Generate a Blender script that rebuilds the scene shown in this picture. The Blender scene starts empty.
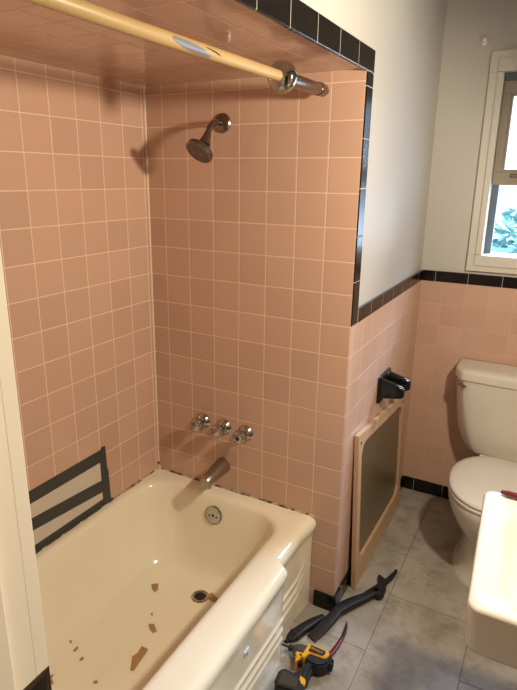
import bpy, bmesh, math, random
from mathutils import Vector, Matrix
from mathutils.bvhtree import BVHTree
random.seed(4)
S = bpy.context.scene
COL = S.collection

# ------------------------------------------------------------------ sizes
W, D = 0.845, 1.07          # alcove width, depth of the room behind the wet wall
RX = 1.83                   # right wall
FY = -1.39                  # door wall (room side)
P = 0.1095                  # wall tile pitch
ZR = 0.3985                 # tub rim height
ZT = ZR + 7 * P             # top of the wainscot tile
ZS = 1.965                  # soffit height
ZC = 2.46                   # ceiling

# ------------------------------------------------------------------ materials
def new_mat(name):
    m = bpy.data.materials.new(name); m.use_nodes = True
    nt = m.node_tree
    return m, nt, nt.nodes['Principled BSDF']

def mth(nt, op, a, b=None, c=None):
    n = nt.nodes.new('ShaderNodeMath'); n.operation = op
    for i, v in enumerate((a, b, c)):
        if v is None: continue
        if isinstance(v, (int, float)): n.inputs[i].default_value = v
        else: nt.links.new(v, n.inputs[i])
    return n.outputs[0]

def maprange(nt, v, a, b, c=0.0, d=1.0, smooth=True):
    n = nt.nodes.new('ShaderNodeMapRange')
    if smooth: n.interpolation_type = 'SMOOTHSTEP'
    nt.links.new(v, n.inputs[0])
    for i, x in zip((1, 2, 3, 4), (a, b, c, d)): n.inputs[i].default_value = x
    return n.outputs[0]

def mix(nt, fac, a, b, blend='MIX'):
    n = nt.nodes.new('ShaderNodeMix'); n.data_type = 'RGBA'; n.blend_type = blend
    for sock, v in ((n.inputs[0], fac), (n.inputs[6], a), (n.inputs[7], b)):
        if isinstance(v, (int, float)): sock.default_value = v
        elif isinstance(v, tuple): sock.default_value = v + (1,) if len(v) == 3 else v
        else: nt.links.new(v, sock)
    return n.outputs[2]

def noise(nt, scale, detail=4.0, rough=0.5, vec=None):
    n = nt.nodes.new('ShaderNodeTexNoise')
    n.inputs['Scale'].default_value = scale; n.inputs['Detail'].default_value = detail
    n.inputs['Roughness'].default_value = rough
    if vec is None:
        tc = nt.nodes.new('ShaderNodeTexCoord'); vec = tc.outputs['Object']
    nt.links.new(vec, n.inputs['Vector'])
    return n.outputs['Fac']

def bump(nt, b, h, strength=0.3, dist=0.002):
    n = nt.nodes.new('ShaderNodeBump'); n.inputs['Strength'].default_value = strength
    n.inputs['Distance'].default_value = dist
    nt.links.new(h, n.inputs['Height']); nt.links.new(n.outputs[0], b.inputs['Normal'])

def plain(name, col, rough=0.5, metal=0.0, var=0.08, vscale=12.0, bmp=0.0, bscale=60.0, coat=0.0, spec=None):
    m, nt, b = new_mat(name)
    b.inputs['Roughness'].default_value = rough; b.inputs['Metallic'].default_value = metal
    b.inputs['Coat Weight'].default_value = coat
    if spec is not None: b.inputs['Specular IOR Level'].default_value = spec
    f = noise(nt, vscale)
    dark = tuple(c * (1 - var) for c in col); light = tuple(min(1, c * (1 + var)) for c in col)
    nt.links.new(mix(nt, f, dark, light), b.inputs['Base Color'])
    if bmp: bump(nt, b, noise(nt, bscale), bmp)
    return m

def tile(name, ua, va, u0, v0, pu, pv, col, grout, gw=0.0024, rough=0.1, var=0.05, row_off=None):
    m, nt, b = new_mat(name)
    tc = nt.nodes.new('ShaderNodeTexCoord'); sp = nt.nodes.new('ShaderNodeSeparateXYZ')
    nt.links.new(tc.outputs['Object'], sp.inputs[0])
    u = mth(nt, 'DIVIDE', mth(nt, 'SUBTRACT', sp.outputs[ua], u0), pu)
    v = mth(nt, 'DIVIDE', mth(nt, 'SUBTRACT', sp.outputs[va], v0), pv)
    if row_off is not None:                      # shift u by a share of its length per v column
        u = mth(nt, 'ADD', u, mth(nt, 'MULTIPLY', mth(nt, 'FLOOR', v), row_off))
    du = mth(nt, 'MULTIPLY', mth(nt, 'PINGPONG', u, 0.5), pu)
    dv = mth(nt, 'MULTIPLY', mth(nt, 'PINGPONG', v, 0.5), pv)
    d = mth(nt, 'MINIMUM', du, dv)
    mask = maprange(nt, d, gw * 0.55, gw * 0.9)
    cb = nt.nodes.new('ShaderNodeCombineXYZ')
    nt.links.new(mth(nt, 'FLOOR', u), cb.inputs[0]); nt.links.new(mth(nt, 'FLOOR', v), cb.inputs[1])
    wn = nt.nodes.new('ShaderNodeTexWhiteNoise'); wn.noise_dimensions = '2D'
    nt.links.new(cb.outputs[0], wn.inputs['Vector'])
    lo = tuple(c * (1 - var) for c in col); hi = tuple(min(1, c * (1 + var)) for c in col)
    base = mix(nt, wn.outputs['Value'], lo, hi)
    nt.links.new(mix(nt, mask, grout, base), b.inputs['Base Color'])
    nt.links.new(maprange(nt, mask, 0, 1, 0.6, rough), b.inputs['Roughness'])
    bump(nt, b, maprange(nt, d, 0.0, gw * 2.6), 0.35, 0.0012)
    return m, nt, b, base, mask

PINK = (0.58, 0.375, 0.28)
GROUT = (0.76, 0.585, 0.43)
X1, Y1 = 0.0806, 0.1266
m_tile_wet = tile('pink_tile_wet_wall', 0, 2, X1, ZR, P, P, PINK, GROUT)[0]
m_tile_left = tile('pink_tile_left_wall', 1, 2, -Y1, ZR, P, P, PINK, GROUT)[0]
m_tile_side = tile('pink_tile_side_wall', 1, 2, 0.148, ZR, P, P, PINK, (0.72, 0.58, 0.49), gw=0.0021, rough=0.28)[0]
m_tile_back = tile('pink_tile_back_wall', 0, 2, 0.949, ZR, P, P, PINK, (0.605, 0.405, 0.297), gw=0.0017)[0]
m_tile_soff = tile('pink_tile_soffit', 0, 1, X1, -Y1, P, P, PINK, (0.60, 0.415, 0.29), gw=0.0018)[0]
BLK = (0.009, 0.0075, 0.007)
m_blk_y = tile('black_tile_along_depth', 1, 2, 0.066, 5.0, 0.1525, 20, BLK, (0.45, 0.42, 0.36), gw=0.0014, rough=0.2)[0]
m_blk_x = tile('black_tile_along_width', 0, 2, 0.9115, 5.0, 0.1525, 20, BLK, (0.40, 0.37, 0.32), gw=0.0014, rough=0.2)[0]
m_blk_z = tile('black_tile_upright', 1, 2, 5.0, 1.168, 20, 0.150, BLK, (0.45, 0.42, 0.36), gw=0.0014, rough=0.2)[0]

for m in (m_blk_x, m_blk_y, m_blk_z): m.node_tree.nodes['Principled BSDF'].inputs['Specular IOR Level'].default_value = 0.3
m_paint = plain('cream_wall_paint', (0.52, 0.50, 0.465), 0.45, var=0.03, vscale=3, bmp=0.12, bscale=40)
m_ceil = plain('ceiling_paint', (0.55, 0.52, 0.46), 0.7, var=0.02)
m_hall = plain('tan_hall_paint', (0.34, 0.29, 0.23), 0.6, var=0.03)
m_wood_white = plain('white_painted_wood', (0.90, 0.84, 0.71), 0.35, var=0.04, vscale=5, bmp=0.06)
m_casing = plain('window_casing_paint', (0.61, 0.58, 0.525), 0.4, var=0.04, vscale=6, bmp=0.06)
m_sash = plain('taupe_sash_frame', (0.30, 0.25, 0.19), 0.45, var=0.06)
m_track = plain('dark_window_track', (0.10, 0.12, 0.15), 0.5)
m_caulk, nt, b = new_mat('stained_caulk')
b.inputs['Roughness'].default_value = 0.5
nt.links.new(mix(nt, maprange(nt, noise(nt, 30, 3), 0.36, 0.60), (0.02, 0.018, 0.014), (0.62, 0.54, 0.40)), b.inputs['Base Color'])
m_corner, nt, b = new_mat('cream_caulk_bead')
b.inputs['Roughness'].default_value = 0.45
nt.links.new(mix(nt, maprange(nt, noise(nt, 24, 3), 0.26, 0.34), (0.10, 0.08, 0.05), (0.70, 0.58, 0.44)), b.inputs['Base Color'])

def porcelain(name, col, rough=0.1):
    m = plain(name, col, rough, var=0.03, vscale=4, coat=0.3)
    return m
m_tub, nt, b = new_mat('aged_tub_enamel')
b.inputs['Roughness'].default_value = 0.13; b.inputs['Coat Weight'].default_value = 0.3
f1 = noise(nt, 5, 5, 0.6)
nt.links.new(mix(nt, f1, (0.87, 0.81, 0.635), (0.93, 0.88, 0.72)), b.inputs['Base Color'])
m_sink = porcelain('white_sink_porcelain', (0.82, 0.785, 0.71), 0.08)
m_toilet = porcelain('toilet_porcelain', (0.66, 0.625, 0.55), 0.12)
m_seat = plain('toilet_seat_plastic', (0.71, 0.675, 0.60), 0.2, var=0.02)
m_chrome = plain('worn_chrome', (0.46, 0.455, 0.43), 0.13, 1.0, var=0.2, vscale=40)
m_dull = plain('dull_metal', (0.25, 0.225, 0.205), 0.27, 1.0, var=0.2, vscale=60)
m_dark = plain('dark_hole', (0.01, 0.009, 0.008), 0.5)
m_spray = plain('shower_spray_face', (0.12, 0.105, 0.075), 0.35, var=0.3, vscale=120)
m_yelrod = plain('yellowed_plastic_cover', (0.43, 0.30, 0.135), 0.38, var=0.06, vscale=8)
m_blkcer = plain('black_ceramic', (0.006, 0.0055, 0.0055), 0.16, var=0.1)
m_tape = plain('dark_grey_tape', (0.042, 0.042, 0.042), 0.5, var=0.18, vscale=80, bmp=0.25, bscale=260)
m_mesh = plain('pale_backing_sheet', (0.60, 0.55, 0.47), 0.6, var=0.10, vscale=220, bmp=0.2, bscale=300)
m_scrap = plain('brown_paper_scrap', (0.40, 0.24, 0.10), 0.8, var=0.18, vscale=60)
m_iron = plain('black_forged_steel', (0.008, 0.0068, 0.006), 0.5, 0.0, var=0.35, vscale=40, bmp=0.2, bscale=90)
m_steel = plain('grey_worn_steel', (0.026, 0.022, 0.020), 0.45, 0.2, var=0.3, vscale=50)
m_red = plain('dark_red_paint', (0.15, 0.012, 0.018), 0.3, 0.1, var=0.2, vscale=40)
m_yel = plain('yellow_tool_plastic', (0.85, 0.43, 0.015), 0.4, var=0.05)
m_blkpl = plain('black_tool_plastic', (0.010, 0.010, 0.011), 0.55, var=0.2, bmp=0.2, bscale=200)
m_greypl = plain('grey_gear_case', (0.12, 0.12, 0.125), 0.35, 0.5, var=0.15)
m_amber = plain('brown_battery_face', (0.05, 0.032, 0.015), 0.45, var=0.2)
m_leaf = plain('pale_green_leaf', (0.13, 0.26, 0.24), 0.6, var=0.4, vscale=3)
m_bark = plain('grey_bark', (0.12, 0.09, 0.07), 0.9, var=0.3)
m_ground = plain('pale_yard', (0.45, 0.46, 0.45), 0.9, var=0.15, vscale=0.7)

# light wood of the panel frame
m_wood, nt, b = new_mat('pine_frame')
b.inputs['Roughness'].default_value = 0.5
tc = nt.nodes.new('ShaderNodeTexCoord'); mp = nt.nodes.new('ShaderNodeMapping')
mp.inputs['Scale'].default_value = (30, 3, 6); nt.links.new(tc.outputs['Object'], mp.inputs[0])
nt.links.new(mix(nt, noise(nt, 3, 5, 0.6, mp.outputs[0]), (0.47, 0.30, 0.175), (0.64, 0.43, 0.27)), b.inputs['Base Color'])
m_board, nt, b = new_mat('brown_hardboard')
b.inputs['Roughness'].default_value = 0.32
nt.links.new(mix(nt, noise(nt, 30, 4), (0.115, 0.085, 0.044), (0.16, 0.122, 0.066)), b.inputs['Base Color'])

# floor: large stone-look tiles laid in thirds
m_floor, nt, b, base, mask = tile('stone_floor_tile', 1, 0, 0.20, 1.02, 0.61, 0.32, (0.33, 0.30, 0.255), (0.10, 0.085, 0.065), gw=0.0019, rough=0.28, var=0.06, row_off=0.47)
n1 = noise(nt, 3.2, 8, 0.62); n2 = noise(nt, 10, 6, 0.7)
c = mix(nt, maprange(nt, n1, 0.38, 0.64), base, (0.45, 0.415, 0.355))
c = mix(nt, maprange(nt, n2, 0.44, 0.70, 0.0, 0.7), c, (0.20, 0.175, 0.145))
nt.links.new(mix(nt, mask, (0.15, 0.13, 0.105), c), b.inputs['Base Color'])

m_glass, nt, b = new_mat('window_glass')
nt.nodes.remove(b)
tr = nt.nodes.new('ShaderNodeBsdfTransparent'); gl = nt.nodes.new('ShaderNodeBsdfGlossy'); ms = nt.nodes.new('ShaderNodeMixShader')
gl.inputs['Roughness'].default_value = 0.02
lw = nt.nodes.new('ShaderNodeFresnel'); lw.inputs['IOR'].default_value = 1.45
nt.links.new(lw.outputs[0], ms.inputs[0]); nt.links.new(tr.outputs[0], ms.inputs[1]); nt.links.new(gl.outputs[0], ms.inputs[2])
nt.links.new(ms.outputs[0], nt.nodes['Material Output'].inputs[0])

# ------------------------------------------------------------------ mesh helpers
class MB:
    def __init__(s): s.bm = bmesh.new()
    def _mat(s, n0, mi):
        s.bm.faces.ensure_lookup_table()
        for f in s.bm.faces[n0:]: f.material_index = mi
    def box(s, a, b, mi=0, bev=0.0, seg=2):
        t = bmesh.new()
        r = bmesh.ops.create_cube(t, size=1.0)
        for v in t.verts:
            v.co = Vector([(a[i] + b[i]) / 2 + v.co[i] * (b[i] - a[i]) for i in range(3)])
        if bev:
            bmesh.ops.bevel(t, geom=list(t.edges), offset=bev, segments=seg, affect='EDGES', profile=0.5)
        s._merge(t, mi); return s
    def _merge(s, t, mi=0):
        vm = {v: s.bm.verts.new(v.co) for v in t.verts}
        for f in t.faces:
            try: nf = s.bm.faces.new([vm[v] for v in f.verts]); nf.material_index = mi
            except ValueError: pass
        t.free()
    def loft(s, loops, cap0=True, cap1=True, mi=0):
        rings = [[s.bm.verts.new(p) for p in l] for l in loops]
        n = len(rings[0])
        for a, b in zip(rings, rings[1:]):
            for i in range(n):
                j = (i + 1) % n
                try: f = s.bm.faces.new((a[i], a[j], b[j], b[i])); f.material_index = mi
                except ValueError: pass
        if cap0: s.bm.faces.new(rings[0][::-1]).material_index = mi
        if cap1: s.bm.faces.new(rings[-1]).material_index = mi
        return s
    def tube(s, pts, radii, seg=18, mi=0, caps=True):
        pts = [Vector(p) for p in pts]
        if isinstance(radii, (int, float)): radii = [radii] * len(pts)
        loops = []; up = None
        for i, p in enumerate(pts):
            t = (pts[min(i + 1, len(pts) - 1)] - pts[max(i - 1, 0)])
            if t.length < 1e-9: t = loops_t
            t.normalize(); loops_t = t.copy()
            if up is None:
                up = Vector((0, 0, 1)) if abs(t.z) < 0.9 else Vector((1, 0, 0))
            x = up.cross(t).normalized(); up = t.cross(x).normalized()
            loops.append([p + (x * math.cos(a) + up * math.sin(a)) * radii[i] for a in [2 * math.pi * k / seg for k in range(seg)]])
        return s.loft(loops, caps, caps, mi)
    def lathe(s, base, axis, prof, seg=28, mi=0, caps=True, flute=None):
        """prof: list of (distance along axis, radius)"""
        base = Vector(base); t = Vector(axis).normalized()
        up = Vector((0, 0, 1)) if abs(t.z) < 0.9 else Vector((1, 0, 0))
        x = up.cross(t).normalized(); y = t.cross(x).normalized()
        loops = []
        for h, r in prof:
            l = []
            for k in range(seg):
                a = 2 * math.pi * k / seg
                rr = r * (1 + (flute[0] * math.cos(a * flute[1]) if flute and flute[2] <= h <= flute[3] else 0))
                l.append(base + t * h + (x * math.cos(a) + y * math.sin(a)) * rr)
            loops.append(l)
        return s.loft(loops, caps, caps, mi)
    def extrude(s, pts, axis, a0, a1, bev=0.0, mi=0):
        """pts are 2D in the two other axes; a solid of real thickness"""
        t = bmesh.new()
        def mk(p, a):
            q = list(p); q.insert(axis, a); return q
        lo = [t.verts.new(mk(p, a0)) for p in pts]; hi = [t.verts.new(mk(p, a1)) for p in pts]
        n = len(pts)
        t.faces.new(lo[::-1]); t.faces.new(hi)
        for i in range(n): t.faces.new((lo[i], lo[(i + 1) % n], hi[(i + 1) % n], hi[i]))
        bmesh.ops.recalc_face_normals(t, faces=list(t.faces))
        if bev:
            bmesh.ops.bevel(t, geom=list(t.edges), offset=bev, segments=2, affect='EDGES', clamp_overlap=True)
        s._merge(t, mi); return s

ORG = {}
def obj(name, mb, mat, parent=None, loc=None, smooth=False, ang=35):
    bm = mb.bm if isinstance(mb, MB) else mb
    bmesh.ops.recalc_face_normals(bm, faces=list(bm.faces))
    o0 = ORG[parent] if parent is not None else Vector(loc or (0, 0, 0))
    bmesh.ops.translate(bm, verts=list(bm.verts), vec=-o0)
    me = bpy.data.meshes.new(name); bm.to_mesh(me); bm.free()
    for m in (mat if isinstance(mat, (list, tuple)) else [mat]): me.materials.append(m)
    if smooth:
        me.polygons.foreach_set('use_smooth', [True] * len(me.polygons))
        me.set_sharp_from_angle(angle=math.radians(ang))
    o = bpy.data.objects.new(name, me); COL.objects.link(o)
    if parent is not None: o.parent = parent
    else: o.location = o0
    ORG[o] = o0
    return o
def tag(o, label, cat, group=None):
    o['label'] = label; o['category'] = cat
    if group: o['group'] = group
    return o
def thing(name, loc, label, cat, group=None):
    o = bpy.data.objects.new(name, None); o.empty_display_size = 0.05
    o.location = loc; COL.objects.link(o); ORG[o] = Vector(loc)
    return tag(o, label, cat, group)
def struct(name, mb, mat, parent=None, smooth=False):
    o = obj(name, mb, mat, parent, smooth=smooth)
    if parent is None: o['kind'] = 'structure'
    return o

def rrect(x0, x1, y0, y1, r, nr=16, nt_=16, nc=8):
    """points of a rounded rectangle: right side up, corner, top side leftwards, corner, left, corner, bottom, corner"""
    def lin(a, b, n): return [a + (b - a) * k / n for k in range(n)]
    out = []
    out += [(x1, y) for y in lin(y0 + r, y1 - r, nr)]
    out += [(x1 - r + r * math.cos(a), y1 - r + r * math.sin(a)) for a in lin(0, math.pi / 2, nc)]
    out += [(x, y1) for x in lin(x1 - r, x0 + r, nt_)]
    out += [(x0 + r + r * math.cos(a), y1 - r + r * math.sin(a)) for a in lin(math.pi / 2, math.pi, nc)]
    out += [(x0, y) for y in lin(y1 - r, y0 + r, nr)]
    out += [(x0 + r + r * math.cos(a), y0 + r + r * math.sin(a)) for a in lin(math.pi, 1.5 * math.pi, nc)]
    out += [(x, y0) for x in lin(x0 + r, x1 - r, nt_)]
    out += [(x1 - r + r * math.cos(a), y0 + r + r * math.sin(a)) for a in lin(1.5 * math.pi, 2 * math.pi, nc)]
    return out
def sst(a, b, x):
    t = max(0.0, min(1.0, (x - a) / (b - a))); return t * t * (3 - 2 * t)

# ------------------------------------------------------------------ the room
HY = -2.75
struct('floor', MB().box((-0.1, HY, -0.05), (2.45, D + 0.1, 0.0)), m_floor)
struct('ceiling', MB().box((-0.1, HY, ZC), (2.45, D + 0.1, ZC + 0.05)), m_ceil)
struct('wall_left', MB().box((-0.1, FY, 0), (-0.01, 0.012, ZC), 0).box((-0.012, FY, 0.0), (0.0, 0.012, ZS + 0.01), 1), [m_paint, m_tile_left])
mb = MB().box((-0.1, 0.012, 0), (W - 0.009, D + 0.1, ZC), 0)
mb.box((0.0, 0.0, 0.0), (W, 0.0125, ZS + 0.01), 1)
mb.box((W - 0.012, 0.0125, 0.0), (W, D, ZT), 2)
struct('wall_alcove', mb, [m_paint, m_tile_wet, m_tile_side])
mb = MB().box((-0.02, FY, ZS + 0.01), (W - 0.009, 0.013, ZC), 0).box((0.0, FY, ZS), (W - 0.002, 0.0, ZS + 0.011), 1)
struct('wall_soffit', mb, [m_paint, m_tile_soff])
# back wall with the window opening
OX0, OX1, OZ0, OZ1 = 1.110, 1.70, 1.310, 2.100
mb = MB()
Yb = D + 0.009
mb.box((W - 0.01, Yb, 0), (OX0, D + 0.14, ZC)).box((OX1, Yb, 0), (RX + 0.1, D + 0.14, ZC))
mb.box((OX0, Yb, 0), (OX1, D + 0.14, OZ0)).box((OX0, Yb, OZ1), (OX1, D + 0.14, ZC))
mb.box((W - 0.01, D, 0.0), (RX, Yb + 0.001, ZT), 1)
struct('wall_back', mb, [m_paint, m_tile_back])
struct('wall_right', MB().box((RX, FY - 0.12, 0), (RX + 0.1, D + 0.1, ZC)).box((RX - 0.008, FY, 0.0), (RX, D, ZT), 1), [m_hall, m_tile_side])
# door wall: tub end, header, right stub
JX0, JX1 = 0.952, 1.715
mb = MB().box((-0.1, FY - 0.12, 0), (JX0 - 0.02, FY, ZC)).box((JX1 + 0.02, FY - 0.12, 0), (RX, FY, ZC))
mb.box((JX0 - 0.02, FY - 0.12, 2.06), (JX1 + 0.02, FY, ZC)).box((0.0, FY, ZR), (W - 0.012, FY + 0.012, ZS), 1)
struct('wall_front', mb, [m_paint, m_tile_wet])
# hallway behind the doorway
mb = MB().box((-0.1, HY - 0.1, 0), (2.45, HY, ZC)).box((-0.2, HY, 0), (-0.1, FY - 0.12, ZC)).box((2.45, HY, 0), (2.55, FY, ZC)).box((RX, FY - 0.12, 0), (2.45, FY - 0.02, ZC))
struct('wall_hall', mb, m_hall)

# black trim tile
struct('trim_1', MB().box((W - 0.008, FY, ZS - 0.006), (W + 0.004, 0.066, ZS + 0.060), 0, 0.003), m_blk_y)
struct('trim_2', MB().box((W - 0.008, 0.002, ZT), (W + 0.004, 0.064, ZS - 0.007), 0, 0.003), m_blk_z)
struct('trim_3', MB().box((W - 0.008, 0.0645, ZT), (W + 0.004, D, ZT + 0.052), 0, 0.003), m_blk_y)
struct('trim_4', MB().box((W + 0.0042, D - 0.004, ZT), (RX, D + 0.012, ZT + 0.052), 0, 0.003), m_blk_x)
struct('baseboard_side', MB().box((W - 0.002, 0.0, 0), (W + 0.010, D, 0.070), 0, 0.002), m_blk_y)
struct('baseboard_back', MB().box((W + 0.0105, D - 0.010, 0), (RX, D + 0.002, 0.070), 0, 0.002), m_blk_x)
struct('baseboard_alcove', MB().box((0.765, -0.010, 0), (W + 0.010, 0.002, 0.070), 0, 0.002), m_blk_x)
# caulk: corner bead and the stained joint round the tub
mb = MB().tube([(0.002, -0.002, ZR + 0.02), (0.002, -0.002, ZS)], 0.0055, 8)
struct('trim_5', mb, m_corner, smooth=True)
mb = MB()
n = 70
for k in range(n):
    x0 = 0.008 + 0.742 * k / n; r = random.uniform(0.003, 0.0075)
    mb.box((x0, -0.004 - 0.3 * r, ZR - 0.004), (x0 + 0.742 / n + 0.001, 0.001, ZR + r))
for k in range(n):
    y0 = -0.004 - 1.38 * k / n; r = random.uniform(0.002, 0.0055)
    mb.box((-0.001, y0 - 1.38 / n - 0.001, ZR - 0.004), (0.003 + 0.3 * r, y0, ZR + r))
mb.tube([(0.006, -0.006, ZR), (0.005, -0.005, ZR + 0.035)], [0.011, 0.003], 8)
struct('trim_6', mb, m_caulk)

# door jamb with latch strike
mb = MB()
mb.box((JX0 - 0.03, FY - 0.120, 0), (JX0, FY - 0.027, 2.06), 0, 0.0005)
mb.box((JX0 - 0.10, FY - 0.0269, 0), (JX0 - 0.0002, FY - 0.008, 2.06), 0, 0.001)      # casing on the room side
mb.box((JX0 - 0.002, FY - 0.112, 0), (JX0 + 0.012, FY - 0.062, 2.05), 0, 0.002)   # door stop
jamb = struct('door_1', mb, m_wood_white)
sp = obj('strike_plate', MB().box((JX0 - 0.004, FY - 0.046, 0.985), (JX0 + 0.0012, FY - 0.0085, 1.074), 0, 0.0004), m_dull, jamb)
sp['label'] = 'dark worn metal strike plate'
obj('latch_hole', MB().box((JX0 - 0.003, FY - 0.040, 1.003), (JX0 + 0.0018, FY - 0.016, 1.066)), m_dark, sp)
mb = MB().box((JX1, FY - 0.120, 0), (JX1 + 0.03, FY - 0.027, 2.06), 0, 0.0015).box((JX1 + 0.001, FY - 0.0255, 0), (JX1 + 0.08, FY + 0.012, 2.06), 0, 0.004)
mb.box((JX0 - 0.10, FY - 0.0255, 2.055), (JX1 + 0.08, FY + 0.012, 2.12), 0, 0.004)
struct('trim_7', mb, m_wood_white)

# ------------------------------------------------------------------ window
cy0, cy1 = D - 0.012, D + 0.02
mb = MB()
e = 0.0006
mb.box((1.050, cy0, 1.312), (OX0 + 0.001, cy1, 2.098), 0, 0.001)                  # flat casing, step below on its inner half
mb.box((1.085, cy0 - 0.010, 1.312 + e), (OX0 + 0.0005, cy0 + 0.001, 2.098 - e), 0, 0.001)
mb.box((OX1 - 0.001, cy0, 1.312), (OX1 + 0.060, cy1, 2.098), 0, 0.001)
mb.box((OX1 - 0.0005, cy0 - 0.010, 1.312 + e), (OX1 + 0.025, cy0 + 0.001, 2.098 - e), 0, 0.001)
mb.box((1.050, cy0, 2.0985), (OX1 + 0.060, cy1, 2.182), 0, 0.001)
mb.box((1.085, cy0 - 0.010, 2.099), (OX1 + 0.025, cy0 + 0.001, 2.150), 0, 0.001)
mb.box((1.050, cy0 - 0.004, 1.234), (OX1 + 0.060, cy1, 1.3115), 0, 0.0015)
mb.box((1.085, cy0 - 0.014, 1.262), (OX1 + 0.025, cy0 + 0.001, 1.3105), 0, 0.001)
mb.box((OX0 - 0.002, D + 0.0205, OZ0 - 0.02), (OX1 + 0.002, D + 0.139, OZ0 + 0.001))  # sill inside the reveal
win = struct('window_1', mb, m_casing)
mb = MB()
mb.box((OX0 - 0.001, D + 0.0702, OZ0 + 0.0015), (OX0 + 0.030, D + 0.10, 2.065)).box((OX1 - 0.030, D + 0.0702, OZ0 + 0.0015), (OX1 + 0.001, D + 0.10, 2.065))
mb.box((OX0 - 0.001, D + 0.022, 2.0665), (OX1 + 0.001, D + 0.10, OZ1 + 0.001))
obj('window_track', mb, m_track, win)
def sash(y, z0, z1, st, br):
    mb = MB()
    i0, i1, j0, j1 = OX0 + st, OX1 - st, z0 + br, z1 - 0.052
    mb.box((OX0 + 0.002, y, j0), (i0, y + 0.03, j1), 0, 0.002).box((i1, y, j0), (OX1 - 0.002, y + 0.03, j1), 0, 0.002)
    mb.box((OX0 + 0.002, y, z0), (OX1 - 0.002, y + 0.03, j0 - 0.0003), 0, 0.002).box((OX0 + 0.002, y, j1 + 0.0003), (OX1 - 0.002, y + 0.03, z1), 0, 0.002)
    # glazing bead
    mb.box((i0 - 0.001, y + 0.008, j0 + 0.0105), (i0 + 0.010, y + 0.024, j1 - 0.0105)).box((i1 - 0.010, y + 0.008, j0 + 0.0105), (i1 + 0.001, y + 0.024, j1 - 0.0105))
    mb.box((i0 - 0.001, y + 0.008, j0 - 0.001), (i1 + 0.001, y + 0.024, j0 + 0.010)).box((i0 - 0.001, y + 0.008, j1 - 0.010), (i1 + 0.001, y + 0.024, j1 + 0.001))
    s = obj('sash', mb, m_sash, win)
    obj('pane', MB().box((i0, y + 0.014, j0), (i1, y + 0.017, j1)), m_glass, s)
    return s
s1 = sash(D + 0.026, 1.628, 2.066, 0.036, 0.058)
obj('sash_lift', MB().box((1.185, D + 0.012, 1.662), (1.30, D + 0.028, 1.676), 0, 0.003), m_dull, s1)
# outdoors
struct('ground', MB().box((-40, 3, -3.2), (40, 80, -3.0)), m_ground)
def tree(x, y, z, r, h, label):
    t = thing('tree', (x, y, -3.0), label, 'tree')
    obj('trunk', MB().tube([(x, y, -3.0), (x + 0.05, y, -1.5), (x, y, z)], [0.16, 0.12, 0.05], 8), m_bark, t)
    mb = MB()
    for k in range(420):
        d = Vector((random.gauss(0, 1), random.gauss(0, 1), random.gauss(0, 1))).normalized() * r * random.random() ** 0.4
        c = Vector((x + d.x, y + d.y, z + d.z * h)); a = Vector((random.uniform(-1, 1), random.uniform(-1, 1), random.uniform(-.6, .6))).normalized()
        b_ = a.cross(Vector((random.uniform(-1, 1), random.uniform(-1, 1), 1))).normalized(); q = random.uniform(0.10, 0.2) * r
        v = [mb.bm.verts.new(c + a * q), mb.bm.verts.new(c + b_ * q * .5 + Vector((0, 0, q * .2))), mb.bm.verts.new(c - a * q), mb.bm.verts.new(c - b_ * q * .5)]
        mb.bm.faces.new(v)
    obj('foliage', mb, m_leaf, t)
tree(0.50, 9.0, 0.55, 1.0, 0.7, 'pale washed-out leafy tree outside the bathroom window')

# hook on the back wall
h = thing('wall_hook', (1.012, D + 0.009, 2.222), 'small round white hook on the wall left of the window top', 'hook')
obj('rose', MB().lathe((1.012, D + 0.009, 2.222), (0, -1, 0), [(0, 0.011), (0.004, 0.011), (0.006, 0.006)], 16), m_wood_white, h, smooth=True)
obj('peg', MB().lathe((1.012, D + 0.003, 2.222), (0.1, -1, 0.3), [(0, 0.005), (0.014, 0.005), (0.017, 0.009), (0.025, 0.008), (0.028, 0.002)], 14), m_wood_white, h, smooth=True)

# ------------------------------------------------------------------ bathtub
TY0 = FY + 0.013
NR, NT, NC = 128, 26, 8
def xf(y):
    b_ = 0.750 + 0.010 * sst(-0.13, -0.01, y) + 0.006 * sst(TY0 + 0.13, TY0, y)
    return b_ + 0.037 * sst(-0.287, -0.318, y) * sst(TY0 + 0.287, TY0 + 0.318, y)
def outer(dx, z, dz_in=0.0):
    base = rrect(0.001, 0.70, TY0, -0.001, 0.004, NR, NT, NC); l = []
    for x, y in base:
        if x > 0.35:
            x = 0.35 + (x - 0.35) / 0.35 * (xf(y) + dx - 0.35)
        l.append((x, y, z))
    return l
loops = []
for z, x0, x1, y0, y1, r in [(.0715, .36, .42, -.75, -.45, .02), (.0715, .30, .47, -.85, -.38, .05), (.0715, .20, .50, -1.05, -.225, .10), (.0735, .155, .545, -1.10, -.180, .13), (.080, .13, .565, -1.13, -.158, .14), (.095, .11, .58, -1.15, -.142, .145),
                             (.125, .095, .595, -1.175, -.128, .145), (.18, .078, .61, -1.20, -.112, .14), (.26, .06, .627, -1.24, -.096, .13), (.33, .048, .640, -1.28, -.083, .12), (.365, .042, .646, -1.295, -.076, .12),
                             (.384, .037, .651, -1.305, -.070, .12), (.393, .031, .657, -1.312, -.063, .125), (.3975, .022, .666, -1.322, -.052, .125), (.3988, .014, .678, -1.335, -.035, .11)]:
    loops.append([(x, y, z) for x, y in rrect(x0, x1, y0, y1, r, NR, NT, NC)])
for dx, z in [(-.036, .3988), (-.022, .3968), (-.011, .391), (-.003, .382), (0, .370), (-.001, .356), (-.006, .342), (-.011, .328), (-.013, .31), (-.014, .27)]:
    loops.append(outer(dx, z))
ribs = (0.185, 0.143, 0.101)
z = 0.225
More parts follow.
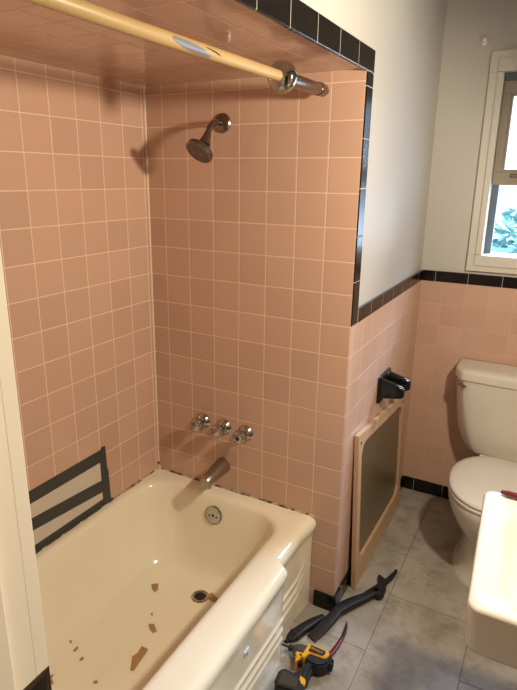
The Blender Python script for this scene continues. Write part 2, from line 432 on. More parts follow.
while z > 0.06:
    def rib(y, z=z):
        e = sst(-0.045, -0.085, y)
        lift = 0.035 * sst(-0.12, -0.05, y)
        a = sum(max(0, 1 - abs(z - lift - zz) / 0.011) for zz in ribs)
        return 0.0065 * sst(0, 1, a) * e
    l = []
    for (x, y, zz) in outer(-.015, z):
        l.append((x + (rib(y) if x > 0.4 and y < -0.003 else 0), y, zz))
    loops.append(l); z -= 0.0055
loops.append(outer(-.016, 0.05)); loops.append(outer(-.017, 0.0))
tub = thing('bathtub', (0.38, -0.69, 0), 'cream enamelled alcove bathtub with ribbed front apron', 'bathtub')
tbm = MB().loft(loops, True, False)
tbm.bm.normal_update()
bvh = BVHTree.FromBMesh(tbm.bm)
shell = obj('tub_shell', tbm, m_tub, tub, smooth=True, ang=50)
def drop(x, y):
    hit = bvh.ray_cast(Vector((x, y, 0.36)), Vector((0, 0, -1)))
    return hit[0].z if hit[0] else 0.0716
# drain
dx_, dy_ = 0.392, -0.262; dz_ = drop(dx_, dy_)
dr = obj('drain', MB().lathe((dx_, dy_, dz_ - 0.001), (0, 0, 1), [(0, .035), (.003, .035), (.006, .029), (.005, .0235), (.0015, .021)], 28), m_chrome, tub, smooth=True)
obj('drain_hole', MB().lathe((dx_, dy_, dz_), (0, 0, 1), [(0, .021), (.0026, .021)], 24), m_dark, dr)
hit = bvh.ray_cast(Vector((0.344, -0.4, 0.320)), Vector((0, 1, 0)))
ovp, ovn = hit[0], hit[1]
if ovn.y > 0: ovn = -ovn
ov = obj('overflow_plate', MB().lathe(ovp - ovn * 0.001, ovn, [(0, .040), (.005, .040), (.009, .036), (.007, .033), (.0085, .012), (.008, .002)], 32), m_chrome, tub, smooth=True)
tx = ovn.cross(Vector((0, 0, 1))).normalized()
for k in (-1, 1):
    obj('screw', MB().lathe(ovp + ovn * 0.0075 + tx * 0.017 * k - Vector((0, 0, .004)), ovn, [(0, .0035), (.0025, .0035), (.003, .001)], 10), m_dark, ov)
obj('trip_hole', MB().lathe(ovp + ovn * 0.0065, ovn, [(0, .005), (.003, .005), (.0035, .002)], 12), m_dark, ov)

st = obj('apron_mark', MB().extrude([(-.588, .261), (-.563, .264), (-.562, .281), (-.587, .279)], 0, .7730, .7772), plain('pale_blue_mark', (0.62, 0.74, 0.82), 0.5), tub)  # pale blue mark with a grey centre, raised off the apron face
st['label'] = 'small pale blue mark on the apron'
obj('mark_centre', MB().extrude([(-.581, .262), (-.571, .263), (-.571, .273), (-.581, .272)], 0, .7760, .7777), plain('grey_mark', (0.20, 0.22, 0.25), 0.5), st)

# torn paper scraps in the tub
scraps = [([(.348, -.562), (.378, -.563), (.381, -.581), (.386, -.62), (.393, -.656), (.379, -.658), (.366, -.636), (.351, -.613), (.355, -.591)], 'largest torn brown scrap, long strip in the tub nearest its front rim'),
          ([(.305, -.470), (.326, -.464), (.353, -.483), (.347, -.496), (.325, -.487)], 'small brown wedge scrap in the tub just beyond the largest strip'),
          ([(.184, -.304), (.196, -.296), (.205, -.284), (.216, -.300), (.227, -.316), (.223, -.330), (.208, -.325), (.199, -.316)], 'ragged brown scrap in the tub bottom, topmost of the scraps in the photo'),
          ([(.409, -.240), (.424, -.224), (.461, -.240), (.460, -.261), (.430, -.260)], 'tan scrap lying beside the tub drain'),
          ([(.156, -.694), (.157, -.675), (.164, -.677), (.166, -.695)], 'tiny brown crumb in the tub, middle one of a row of three crumbs'),
          ([(.201, -.710), (.205, -.696), (.213, -.699), (.210, -.712)], 'tiny brown crumb in the tub, nearest of a row of three crumbs'),
          ([(.123, -.678), (.128, -.672), (.134, -.678), (.128, -.681)], 'tiniest brown crumb in the tub, furthest left of a row of three'),
          ([(.304, -.752), (.311, -.742), (.321, -.746), (.313, -.755)], 'tiny round brown crumb alone at the near end of the tub'),
          ([(.281, -.428), (.285, -.422), (.293, -.430), (.287, -.433)], 'tiny dark speck in the tub between the wedge and ragged scraps'),
          ([(.163, -.809), (.174, -.794), (.178, -.809), (.198, -.817), (.193, -.830), (.175, -.827), (.172, -.818)], 'forked brown scrap in the tub beside the door jamb strike plate')]
for pts, lab in scraps:
    cx = sum(p[0] for p in pts) / len(pts); cy = sum(p[1] for p in pts) / len(pts)
    t = bmesh.new(); th = 0.0012
    lo = []; hi = []
    for k, (x, y) in enumerate(pts):
        zz = drop(x, y) + 0.0006 + (0.003 if k % 3 == 1 else 0)
        lo.append(t.verts.new((x, y, zz))); hi.append(t.verts.new((x, y, zz + th)))
    cl = t.verts.new((cx, cy, drop(cx, cy) + 0.0012)); ch = t.verts.new((cx, cy, drop(cx, cy) + 0.0012 + th))
    n = len(pts)
    for i in range(n):
        j = (i + 1) % n
        t.faces.new((lo[i], lo[j], hi[j], hi[i])); t.faces.new((hi[i], hi[j], ch)); t.faces.new((lo[j], lo[i], cl))
    tag(obj('paper_scrap', t, m_scrap, loc=(cx, cy, drop(cx, cy))), lab, 'scrap', 'torn scraps in the tub')

# taped patch on the left wall
tp = thing('taped_patch', (0, -0.53, ZR), 'pale sheet held to the tub wall with dark grey tape strips', 'patch')
obj('backing_sheet', MB().box((0.0004, -0.80, 0.408), (0.0014, -0.335, 0.630)), m_mesh, tp)
def strip(a, b, x1): return MB().extrude([a[0], a[1], b[1], b[0]], 0, 0.0006, x1)
obj('tape_strip', strip([(-.335, .642), (-.335, .592)], [(-.80, .640), (-.80, .594)], .0024), m_tape, tp)['label'] = 'top strip'
obj('tape_strip', strip([(-.335, .513), (-.335, .462)], [(-.80, .548), (-.80, .502)], .0024), m_tape, tp)['label'] = 'middle strip'
obj('tape_strip', strip([(-.312, .432), (-.312, .4055)], [(-.80, .434), (-.80, .4055)], .0024), m_tape, tp)['label'] = 'bottom strip'
obj('tape_strip', strip([(-.300, .412), (-.298, .4002)], [(-.80, .412), (-.80, .4002)], .0042), m_tape, tp)['label'] = 'second strip over the bottom edge'
obj('tape_strip', MB().extrude([(-.309, .406), (-.313, .548), (-.318, .550), (-.321, .649), (-.338, .651), (-.353, .637), (-.350, .406)], 0, .0012, .0034), m_tape, tp)['label'] = 'upright strip'

# ------------------------------------------------------------------ tub fittings on the wet wall
for k, (x, z, lab) in enumerate([(0.243, 0.685, 'left chrome tub tap with round fluted knob'), (0.344, 0.681, 'middle chrome tub tap, between two other taps'), (0.444, 0.679, 'right chrome tub tap with round fluted knob')]):
    f = thing('tub_tap', (x, 0, z), lab, 'tap', 'taps above the tub spout')
    obj('escutcheon', MB().lathe((x, 0.001, z), (0, -1, 0), [(0, .033), (.005, .034), (.007, .032), (.013, .029), (.021, .023), (.026, .016)], 28), m_chrome, f, smooth=True)
    obj('stem', MB().lathe((x, -0.020, z), (0, -1, 0), [(0, .010), (.016, .010)], 16), m_dull, f, smooth=True)
    R_ = 0.0275 if k != 1 else 0.0255
    kn = obj('knob', MB().lathe((x, -0.034, z), (0, -1, 0), [(0, .012), (.003, R_ * .8), (.009, R_), (.024, R_), (.030, R_ * .86), (.033, R_ * .5)], 48, flute=(0.06, 8, .004, .031)), m_chrome, f, smooth=True, ang=60)
    obj('index_button', MB().lathe((x, -0.0665, z), (0, -1, 0), [(0, .009), (.003, .008), (.004, .003)], 16), m_dark if k == 2 else m_chrome, kn, smooth=True)
sx, sz = 0.338, 0.505
sp = thing('tub_spout', (sx, 0, sz), 'worn chrome tub spout above the tub rim', 'spout')
mb = MB(); loops = []
for y, zc, rx, rz in [(0.0005, 0, .033, .035), (-.012, 0, .033, .035), (-.03, -.001, .032, .0335), (-.06, -.003, .030, .0315), (-.09, -.007, .0285, .030), (-.115, -.011, .027, .029), (-.132, -.014, .0255, .028), (-.140, -.0155, .021, .024), (-.142, -.016, .014, .016)]:
    loops.append([(sx + rx * math.cos(a), y, sz + zc + rz * math.sin(a)) for a in [2 * math.pi * k / 24 for k in range(24)]])
mb.loft(loops); obj('spout_body', mb, plain('worn_spout_metal', (0.40, 0.35, 0.32), 0.33, 1.0, var=0.2, vscale=50), sp, smooth=True)
obj('outlet', MB().lathe((sx, -0.120, sz - 0.033), (0, -0.15, -1), [(0, .0165), (.0085, .016), (.009, .012)], 18), m_dull, sp, smooth=True)

# shower
hx, hz = 0.340, 1.828
sh = thing('shower_fixture', (hx, 0, hz), 'dull chrome shower head on a bent arm high on the tiled wall', 'shower')
obj('flange', MB().lathe((hx, 0.001, hz), (0, -1, 0), [(0, .033), (.003, .033), (.008, .029), (.012, .015)], 28), m_dull, sh, smooth=True)
arm = []
for t in range(9):
    a = t / 8 * math.radians(58)
    arm.append((hx - 0.002 * t / 8, -0.035 - 0.055 * math.sin(a), hz - 0.055 * (1 - math.cos(a))))
end = Vector(arm[-1]); dirv = Vector((-0.02, -math.cos(math.radians(58)), -math.sin(math.radians(58)))).normalized()
obj('arm', MB().tube([(hx, -0.006, hz)] + arm + [tuple(end + dirv * 0.022)], 0.0098, 16), m_dull, sh, smooth=True)
e2 = end + dirv * 0.016
obj('swivel_neck', MB().lathe(e2, dirv, [(0, .011), (.004, .0135), (.014, .0135), (.017, .014), (.038, .021), (.044, .023)], 24), m_dull, sh, smooth=True)
hd = Vector((-0.16, -0.66, -0.74)).normalized(); e3 = e2 + dirv * 0.041
hb = obj('spray_head', MB().lathe(e3, hd, [(0, .017), (.010, .022), (.018, .040), (.024, .0475), (.036, .049), (.040, .0465), (.0405, .038)], 36), m_dull, sh, smooth=True)
obj('spray_face', MB().lathe(e3 + hd * 0.0395, hd, [(0, .043), (.002, .042), (.0022, .030), (.0005, .028), (.003, .024), (.0035, .010), (.005, .008), (.005, .002)], 30), m_spray, hb, smooth=True)

# curtain rod
rx_ = 0.722
def rz(y): return 1.908 + 0.011 * y / 0.9 if y > -0.9 else 1.897
rod = thing('shower_curtain_rod', (rx_, 0, 1.911), 'yellowed shower curtain rod with a torn cover high across the tub', 'curtain rod')
obj('inner_rod', MB().tube([(rx_, -0.001, rz(0)), (rx_, -0.4, rz(-.4)), (rx_, FY + 0.014, 1.899)], 0.0085, 16), m_chrome, rod, smooth=True)
cv = obj('rod_cover', MB().tube([(rx_, y, rz(y)) for y in (-.345, -.5, -.7, -.9, -1.1, FY + 0.06)], 0.0138, 24), m_yelrod, rod, smooth=True)
cv['label'] = 'yellowed plastic cover'
# torn place: bare metal showing on the side towards the room, as a shallow curved patch
mb = MB(); A0, A1 = math.radians(-62), math.radians(18); rows = []
for k in range(15):
    u = k / 14; y = -0.815 + 0.135 * u
    hi = A1 - (0.9 * u ** 3); lo = A0 + 0.9 * (1 - u) ** 3 * 1.1
    if hi - lo < .05: hi = lo + .05
    rows.append([(rx_ + 0.0144 * math.cos(lo + (hi - lo) * j / 6), y, rz(y) + 0.0144 * math.sin(lo + (hi - lo) * j / 6)) for j in range(7)] +
                [(rx_ + 0.0134 * math.cos(lo + (hi - lo) * j / 6), y, rz(y) + 0.0134 * math.sin(lo + (hi - lo) * j / 6)) for j in range(6, -1, -1)])
mb.loft(rows); obj('torn_patch', mb, plain('bare_bluish_metal', (0.42, 0.45, 0.50), 0.3, 0.8, var=0.15), cv, smooth=True)['label'] = 'bare bluish metal where the cover is torn'
obj('torn_edge', MB().tube([(rx_ + 0.0138, -0.70, rz(-.7) + .004), (rx_ + 0.0152, -0.672, rz(-.7) + 0.001), (rx_ + .0146, -.655, rz(-.66) - .002), (rx_ + 0.0144, -0.648, rz(-.66) - .0045)], [.0008, .0013, .001, .0005], 6), m_dark, cv)
fl = obj('end_flange', MB().lathe((rx_, -0.345, rz(-.35)), (0, 1, 0.012), [(0, .015), (.003, .022), (.008, .033), (.016, .0385), (.030, .040), (.040, .038), (.046, .031), (.049, .018)], 36), m_chrome, rod, smooth=True)
obj('sleeve', MB().lathe((rx_, -0.298, rz(-.3)), (0, 1, 0.012), [(0, .0165), (.02, .0185), (.10, .0178), (.225, .0172), (.226, .0195), (.262, .0195), (.264, .015)], 24), m_dull, rod, smooth=True)
obj('wall_screw', MB().lathe((rx_ + 0.004, -0.012, rz(0) + 0.004), (0.2, -1, 0.1), [(0, .004), (.014, .004), (.015, .0075), (.019, .006)], 12), m_chrome, rod, smooth=True)

# ------------------------------------------------------------------ black tissue holder on the side wall
th_ = thing('tissue_holder', (W, 0.48, 0.80), 'black ceramic toilet tissue holder with two arms on the pink wall', 'tissue holder')
obj('back_plate', MB().box((W - 0.001, 0.402, 0.742), (W + 0.014, 0.558, 0.858), 0, 0.004), m_blkcer, th_, smooth=True)
def post(yc, rev):
    loops = []
    for x, hy, z0, z1 in [(W + 0.010, .021, .758, .848), (W + 0.035, .018, .764, .841), (W + 0.065, .016, .768, .834), (W + 0.095, .015, .773, .827), (W + 0.106, .011, .781, .818)]:
        loops.append([(x, yc + a, z) for a, z in [(p[0], p[1]) for p in rrect(-hy, hy, z0, z1, min(hy, (z1 - z0) / 2) * 0.75, 3, 3, 4)]])
    return MB().loft(loops)
obj('arm', post(0.430, 0), m_blkcer, th_, smooth=True)
obj('arm', post(0.535, 1), m_blkcer, th_, smooth=True)

# ------------------------------------------------------------------ framed board leaning under it
pn = thing('framed_panel', (0.87, 0.5, 0), 'pine-framed brown board leaning against the pink wall under the tissue holder', 'panel')
def pl(s, t, off=0.0):
    """s along the wall 0..1, t up 0..1 -> point on the front face, moved back by off"""
    y0, y1 = 0.160 - 0.036 * t, 0.873 - 0.025 * t
    zt = 0.712 + (0.636 - 0.712) * s
    return Vector((0.884 - 0.018 * t - off, y0 + (y1 - y0) * s, zt * t))
# frame: outer quad with a rounded inner opening
def ring(off, inset=0.0):
    s0, s1, t0, t1 = 0.060 + inset, 0.935 - inset, 0.165 + inset, 0.930 - inset
    pts = rrect(s0, s1, t0, t1, 0.085, 10, 10, 8)
    return [pl(s, t, off) for s, t in pts]
def outerring(off):
    pts = rrect(0.0, 1.0, 0.0, 1.0, 0.004, 10, 10, 8)
    return [pl(s, t, off) for s, t in pts]
mb = MB().loft([ring(.016), ring(.002), ring(0.0, -0.004), outerring(0.0), outerring(.018), ring(.016)], False, False)
bmesh.ops.remove_doubles(mb.bm, verts=list(mb.bm.verts), dist=1e-6)
fr = obj('frame', mb, m_wood, pn)
pts = rrect(0.03, 0.97, 0.04, 0.96, 0.02, 6, 6, 4)
obj('board', MB().loft([[pl(s, t, .012) for s, t in pts], [pl(s, t, .0165) for s, t in pts]]), m_board, pn)
for s in (0.035, 0.95):
    obj('screw', MB().lathe(pl(s, 0.95) + Vector((-0.001, 0, 0)), (1, 0, 0), [(0, .006), (.003, .005), (.004, .002)], 10), m_dull, fr)

# ------------------------------------------------------------------ toilet
tx_ = 1.342
to = thing('toilet', (tx_, 0.62, 0), 'off-white two-piece toilet with closed lid below the window', 'toilet')
def egg(a, yf, yc, yb, z, n=48, cx=tx_, pw=2.0):
    l = []
    for k in range(n):
        t = 2 * math.pi * k / n
        c_, s_ = math.cos(t), math.sin(t)
        e = 2 / pw
        x = cx + a * math.copysign(abs(c_) ** e, c_)
        y = yc + (yb - yc if s_ > 0 else yc - yf) * math.copysign(abs(s_) ** e, s_)
        l.append((x, y, z))
    return l
prof = [(0.0, .140, .400, .62, .86), (.012, .138, .402, .62, .86), (.02, .127, .412, .62, .855), (.08, .117, .418, .62, .85), (.17, .115, .408, .62, .85), (.215, .126, .388, .61, .85), (.25, .146, .366, .60, .86), (.285, .165, .348, .59, .87), (.325, .180, .332, .585, .875), (.36, .189, .323, .58, .88), (.385, .191, .320, .58, .88), (.395, .186, .325, .58, .875)]
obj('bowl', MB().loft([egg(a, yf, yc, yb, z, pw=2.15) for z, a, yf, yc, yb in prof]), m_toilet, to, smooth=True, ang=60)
seat = MB().loft([egg(.186, .325, .58, .80, .3955, pw=2.2), egg(.193, .319, .58, .805, .400, pw=2.2), egg(.193, .319, .58, .805, .408, pw=2.2), egg(.188, .324, .58, .80, .412, pw=2.2)])
obj('seat', seat, m_seat, to, smooth=True, ang=60)
lid = MB().loft([egg(.187, .326, .58, .80, .4135, pw=2.2), egg(.192, .321, .58, .805, .418, pw=2.2), egg(.192, .321, .58, .805, .424, pw=2.2), egg(.186, .328, .58, .80, .4305, pw=2.2), egg(.165, .35, .58, .78, .434, pw=2.2), egg(.08, .45, .58, .68, .437, pw=2.1)])
ld = obj('lid', lid, m_seat, to, smooth=True, ang=60)
for s in (-1, 1):
    obj('hinge', MB().tube([(tx_ + s * .05, .812, .41), (tx_ + s * .10, .812, .41)], .011, 12), m_seat, to, smooth=True)
# tank: rounded front, sides falling back, narrow foot
def tank_loop(hs, hf, yf, yb, z):
    """hs half width at the wall side, hf half width of the flat front"""
    pts = []
    ym = yf + (yb - yf) * 0.40
    for k in range(9): # left side from the back to the front corner
        pass
    right = []
    def q(p0, p1, p2, n):
        return [((1 - t) ** 2 * p0[0] + 2 * t * (1 - t) * p1[0] + t * t * p2[0], (1 - t) ** 2 * p0[1] + 2 * t * (1 - t) * p1[1] + t * t * p2[1]) for t in [k / n for k in range(n)]]
    bow = 0.010
    # front edge from centre to the right corner, chamfer, side, back
    r = [(hf * k / 6, yf - bow * (1 - (k / 6) ** 2)) for k in range(6)]
    r += q((hf, yf), (hf + (hs - hf) * .55, yf + (ym - yf) * .22), (hs, ym), 8)
    r += [(hs, ym + (yb - ym) * k / 5) for k in range(6)]
    full = r + [(0, yb)] + [(-x, y) for x, y in r[:0:-1]]
    return [(tx_ + x, y, z) for x, y in full]
prof = [(.383, .150, .118, .885, 1.03), (.386, .165, .124, .877, 1.045), (.40, .188, .132, .871, 1.058), (.43, .208, .142, .868, 1.062), (.48, .225, .162, .865, 1.062), (.56, .240, .186, .863, 1.062), (.66, .252, .206, .861, 1.062), (.752, .258, .214, .860, 1.062)]
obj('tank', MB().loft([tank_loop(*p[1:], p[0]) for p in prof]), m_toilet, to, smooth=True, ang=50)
prof = [(.752, .262, .218, .856, 1.063), (.755, .267, .222, .851, 1.064), (.785, .267, .222, .851, 1.064), (.795, .264, .219, .855, 1.063), (.800, .254, .208, .866, 1.058), (.803, .22, .17, .90, 1.03)]
obj('tank_lid', MB().loft([tank_loop(*p[1:], p[0]) for p in prof]), m_toilet, to, smooth=True, ang=50)
lv = MB().lathe((tx_ - .234, 0.890, 0.730), (-0.6, -0.8, 0), [(-.01, .013), (.010, .013), (.013, .009)], 14)
lv.tube([(tx_ - .242, .879, .730), (tx_ - .230, .866, .729), (tx_ - .205, .846, .724)], [.007, .008, .007], 10)
obj('flush_lever', lv, m_chrome, to, smooth=True)['label'] = 'small chrome flush lever'
obj('tank_gasket', MB().lathe((tx_, .95, .372), (0, 0, 1), [(0, .06), (.014, .06)], 20), m_dark, to)

# ------------------------------------------------------------------ pedestal sink
sk = thing('pedestal_sink', (1.59, -0.48, 0), 'white porcelain sink at the right edge of the picture', 'sink')
def sl(i, z, r): return [(x + (0.050 * (-.226 - y) - .013) * (1.826 - x) / .472, y, z) for x, y in rrect(1.354 + i, 1.826 - min(i, .0) - (i if i > .04 else 0) , -.726 + i, -.226 - i, r, 20, 20, 8)]
loops = [sl(.17, .690, .05), sl(.115, .694, .07), sl(.085, .71, .08), sl(.072, .74, .075), sl(.066, .78, .065), sl(.062, .802, .06), sl(.056, .811, .055), sl(.046, .8150, .05), sl(.028, .8175, .04), sl(.017, .8205, .032), sl(.009, .8215, .028), sl(.003, .8185, .026), sl(0, .812, .025), sl(0.001, .79, .025), sl(.004, .72, .026), sl(.010, .705, .03), sl(.03, .700, .04), sl(.10, .68, .06), sl(.16, .64, .07)]
obj('basin', MB().loft(loops), m_sink, sk, smooth=True, ang=60)
ped = MB().loft([egg(a, -.48 - b_, -.48, -.48 + b_ + .03, z, 28, 1.60, 2.4) for z, a, b_ in [(0, .135, .14), (.02, .13, .135), (.05, .11, .115), (.30, .104, .108), (.55, .112, .115), (.66, .145, .15)]])
obj('pedestal', ped, m_sink, sk, smooth=True, ang=60)
obj('drain', MB().lathe((1.60, -.476, .6905), (0, 0, 1), [(0, .022), (.002, .022), (.003, .018)], 20), m_chrome, sk, smooth=True)
# red tool on the sink's back rim
rt = thing('tool_handle', (1.44, -.243, .823), 'dark red tool handle lying on the far rim of the sink', 'tool')
mb = MB(); mb.loft([[(x, -.244 + hy * math.cos(a) - .10 * (x - 1.38) * 0.2, .8305 + hz_ * math.sin(a)) for a in [2 * math.pi * k / 14 for k in range(14)]] for x, hy, hz_ in [(1.392, .006, .006), (1.398, .009, .008), (1.44, .010, .0085), (1.50, .0095, .008), (1.53, .008, .007)]])
obj('grip', mb, m_red, rt, smooth=True)
obj('end_cap', MB().lathe((1.394, -.2442, .8305), (-1, 0, 0), [(0, .0065), (.006, .006), (.011, .004)], 12), plain('purple_cap', (.06, .02, .07), .35), rt, smooth=True)
obj('blade', MB().box((1.528, -.2495, .826), (1.575, -.2405, .8295), 0, .0008), m_steel, rt)

# ------------------------------------------------------------------ tools on the floor
pb = thing('pry_bar', (0.79, -0.14, 0), 'short tapered black pry bar beside the tub apron', 'pry bar')
def sect(p, d, hw, h, z0, n=12):
    d = Vector((d[0], d[1], 0)).normalized(); s = Vector((-d.y, d.x, 0))
    return [Vector((p[0], p[1], 0)) + s * x + Vector((0, 0, z0 + z)) for x, z in rrect(-hw, hw, 0, h, min(hw, h / 2) * .7, 2, 2, 3)]
dv = (0.075, 0.165)
pth = [(.758, -.226, .012, .012, .003), (.764, -.212, .019, .020, .002), (.774, -.190, .0215, .026, .001), (.786, -.160, .0205, .028, .001), (.800, -.125, .019, .026, .001), (.812, -.095, .016, .022, .001), (.822, -.070, .012, .017, .002), (.828, -.054, .009, .012, .004)]
obj('bar_body', MB().loft([sect((x, y), dv, hw, h, z0) for x, y, hw, h, z0 in pth]), m_iron, pb, smooth=True, ang=40)
obj('wedge_tip', MB().extrude([(.744, -.240), (.750, -.228), (.762, -.214), (.768, -.226), (.756, -.240)], 2, .002, .012, .002), m_steel, pb)
obj('collar', MB().loft([sect((.769 + .006 * k, -.201 + .013 * k), dv, .0225, .028, .0) for k in range(2)]), m_steel, pb)

db = thing('demolition_bar', (0.91, 0.05, 0), 'long black demolition bar with forked claw beside the wall corner', 'demolition bar')
obj('chisel_end', MB().loft([sect((x, y), (.06, .16), hw, h, z0) for x, y, hw, h, z0 in [(.829, -.177, .021, .004, .006), (.838, -.152, .0215, .010, .006), (.852, -.105, .0215, .016, .008), (.866, -.052, .021, .020, .012), (.873, -.012, .020, .022, .014)]]), m_steel, db, smooth=True, ang=40)
obj('shaft', MB().loft([sect((x, y), (.075, .165), hw, h, z0) for x, y, hw, h, z0 in [(.868, -.035, .019, .022, .012), (.876, .000, .0235, .026, .010), (.905, .055, .023, .026, .008), (.935, .105, .020, .024, .006), (.958, .145, .018, .022, .005), (.968, .162, .013, .020, .005)]]), m_iron, db, smooth=True, ang=40)
head = [(.930, .140), (.960, .205), (.966, .224), (.949, .264), (.957, .272), (.983, .256), (.996, .298), (1.007, .343), (1.015, .340), (1.010, .291), (.995, .237), (1.003, .201), (1.004, .160), (.993, .138), (.975, .139), (.971, .158), (.980, .176), (.969, .190), (.955, .166), (.958, .130), (.946, .112)]
obj('claw_head', MB().extrude(head, 2, .004, .026, .003), m_iron, db)

nb = thing('nail_puller', (0.92, -0.14, 0), 'slim dark red nail puller with pointed black tip behind the yellow driver', 'nail puller')
rp = [(.908, -.238, .0095), (.921, -.200, .0090), (.927, -.160, .0080), (.929, -.125, .0072)]
obj('shank', MB().loft([sect((x, y), (.01 + .1 * (i == 0), .1), hw, .013, .003) for i, (x, y, hw) in enumerate(rp)]), m_red, nb, smooth=True)
rp = [(.929, -.127, .0070), (.9295, -.095, .0060), (.926, -.066, .0045), (.919, -.044, .0018)]
obj('claw_tip', MB().loft([sect((x, y), (-.02 * i, .1), hw, .011 - .002 * i, .004 + .003 * i) for i, (x, y, hw) in enumerate(rp)]), m_iron, nb, smooth=True)

dd = thing('impact_driver', (0.87, -0.33, 0), 'yellow and black cordless impact driver lying on the floor by the tub', 'power tool')
def ex(name, pts, z0, z1, m, par=dd, bev=.004): return obj(name, MB().extrude(pts, 2, z0, z1, bev), m, par, smooth=True, ang=50)
body = ex('motor_housing', [(.843, -.251), (.852, -.243), (.921, -.247), (.937, -.254), (.944, -.268), (.940, -.292), (.928, -.310), (.905, -.322), (.880, -.322), (.862, -.313), (.846, -.292)], .006, .056, m_blkpl, bev=.008)
ex('yellow_shell', [(.850, -.2475), (.921, -.2475), (.930, -.256), (.930, -.272), (.921, -.284), (.866, -.288), (.862, -.312), (.852, -.318), (.846, -.312), (.848, -.288)], .004, .0605, m_yel, body, .003)
ex('name_panel', [(.859, -.2540), (.914, -.2550), (.918, -.2700), (.912, -.2800), (.861, -.2840)], .058, .0622, m_blkpl, body, .001)
ex('rear_vent', [(.938, -.258), (.950, -.263), (.948, -.270), (.943, -.273), (.952, -.277), (.949, -.287), (.940, -.290)], .014, .048, m_blkpl, body, .002)
obj('gear_case', MB().lathe((.850, -.272, .032), (-1, -.06, 0), [(0, .025), (.022, .025), (.038, .021), (.047, .016), (.049, .012)], 24), m_greypl, dd, smooth=True)
obj('chuck', MB().lathe((.804, -.2745, .032), (-1, -.06, 0), [(0, .0105), (.012, .0115), (.020, .011), (.022, .006)], 18), m_blkpl, dd, smooth=True)
obj('driver_bit', MB().lathe((.783, -.2755, .032), (-1, -.06, 0), [(0, .0035), (.020, .0035), (.026, .0022), (.030, .0012)], 8), m_steel, dd, smooth=True)
ex('trigger', [(.838, -.306), (.852, -.306), (.858, -.325), (.846, -.333), (.838, -.322)], .020, .044, m_blkpl, dd, .004)
ex('trigger_guard', [(.818, -.296), (.832, -.292), (.848, -.290), (.850, -.314), (.842, -.320), (.838, -.335), (.832, -.338), (.833, -.318), (.824, -.310)], .012, .052, m_yel, dd, .003)
ex('mode_button', [(.838, -.300), (.845, -.300), (.845, -.308), (.838, -.308)], .050, .0545, m_blkpl, dd, .001)
ex('handle', [(.866, -.308), (.900, -.312), (.897, -.340), (.900, -.372), (.904, -.402), (.868, -.402), (.870, -.366), (.862, -.335)], .012, .050, m_blkpl, dd, .009)
bat = ex('battery', [(.806, -.402), (.822, -.388), (.895, -.392), (.906, -.404), (.912, -.452), (.826, -.470), (.810, -.448)], .003, .066, m_blkpl, dd, .006)
ex('battery_face', [(.818, -.404), (.878, -.408), (.886, -.444), (.828, -.456)], .062, .0672, m_amber, bat, .001)
ex('battery_latch', [(.878, -.393), (.900, -.398), (.908, -.420), (.897, -.428), (.880, -.410)], .040, .0685, m_yel, bat, .003)
ex('belt_clip', [(.838, -.392), (.860, -.393), (.868, -.368), (.858, -.368), (.850, -.384)], .050, .0545, m_steel, dd, .001)
# lettering on the name panel
cu = bpy.data.curves.new('lettering', 'FONT'); cu.body = 'DEWALT'; cu.size = 0.0115; cu.extrude = 0.0004; cu.align_x = 'CENTER'; cu.align_y = 'CENTER'
tmp = bpy.data.objects.new('lettering', cu); COL.objects.link(tmp)
dg = bpy.context.evaluated_depsgraph_get()
me = bpy.data.meshes.new_from_object(tmp.evaluated_get(dg)); bpy.data.objects.remove(tmp)
me.transform(Matrix.Translation(Vector((.8845, -.268, .0626)) - ORG[dd]) @ Matrix.Rotation(math.radians(-2), 4, 'Z'))
me.materials.clear(); me.materials.append(m_yel)
lt = bpy.data.objects.new('lettering', me); COL.objects.link(lt); lt.parent = body

# ------------------------------------------------------------------ light
lamp = bpy.data.lights.new('vanity_light', 'SPOT'); lamp.energy = 76; lamp.color = (1.0, 0.855, 0.645)
lamp.shadow_soft_size = 0.05; lamp.spot_size = math.radians(170); lamp.spot_blend = 0.35
lo = bpy.data.objects.new('vanity_light', lamp); lo.location = (1.684, -0.50, 1.86); COL.objects.link(lo)
lo.rotation_euler = Vector((-0.84, 0.0, -0.60)).to_track_quat('-Z', 'Y').to_euler()

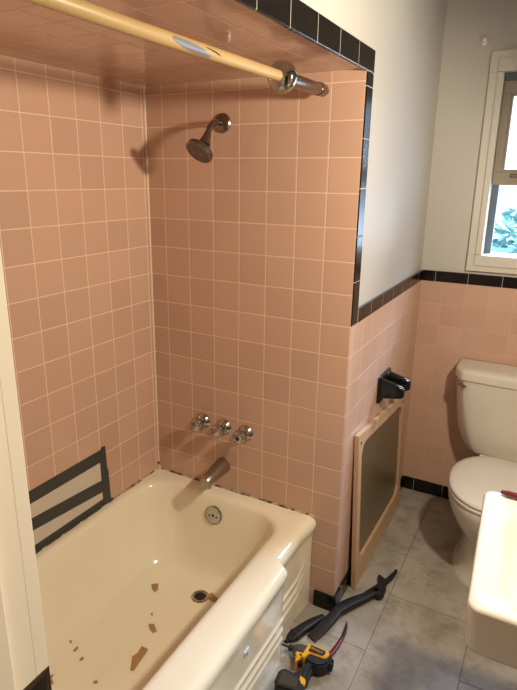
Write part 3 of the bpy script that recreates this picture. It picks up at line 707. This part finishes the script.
w = bpy.data.worlds.new('World'); S.world = w; w.use_nodes = True
nt = w.node_tree; bg = nt.nodes['Background']
tc = nt.nodes.new('ShaderNodeTexCoord'); sp = nt.nodes.new('ShaderNodeSeparateXYZ')
nt.links.new(tc.outputs['Generated'], sp.inputs[0])
# overcast sky: dim at the horizon, with a bright patch added to light the tub rim through the window
sd = Vector((math.sin(math.radians(22)) * math.cos(math.radians(38)), math.cos(math.radians(22)) * math.cos(math.radians(38)), math.sin(math.radians(38))))
dt = nt.nodes.new('ShaderNodeVectorMath'); dt.operation = 'DOT_PRODUCT'
nt.links.new(tc.outputs['Generated'], dt.inputs[0]); dt.inputs[1].default_value = sd
glow = maprange(nt, dt.outputs['Value'], 0.945, 0.994, 0.0, 66.0)
nt.links.new(mth(nt, 'ADD', maprange(nt, sp.outputs[2], 0.16, 0.45, 2.4, 14.0), glow), bg.inputs['Strength'])
bg.inputs['Color'].default_value = (0.57, 0.75, 1.0, 1)
pd = bpy.data.lights.new('window_portal', 'AREA'); pd.shape = 'RECTANGLE'; pd.size = OX1 - OX0; pd.size_y = OZ1 - OZ0
pd.cycles.is_portal = True
po = bpy.data.objects.new('window_portal', pd); po.location = ((OX0 + OX1) / 2, D + 0.13, (OZ0 + OZ1) / 2)
po.rotation_euler = (math.radians(-90), 0, 0); COL.objects.link(po)

# ------------------------------------------------------------------ camera
cd = bpy.data.cameras.new('camera'); cam = bpy.data.objects.new('camera', cd); COL.objects.link(cam)
cd.sensor_fit = 'VERTICAL'; cd.sensor_height = 36; cd.lens = 556.37 / 690 * 36
cd.shift_x = (258.5 - 253.08) / 690; cd.shift_y = (339.77 - 345) / 690
cd.clip_start = 0.02; cd.clip_end = 200
cam.location = (1.4256, -1.7562, 1.6508); cam.rotation_euler = (1.2859, -0.0119, 0.5013)
S.camera = cam
S.view_settings.view_transform = 'Standard'; S.view_settings.look = 'None'
S.view_settings.gamma = 1.0; S.view_settings.use_curve_mapping = False
S.view_settings.exposure = 0.0
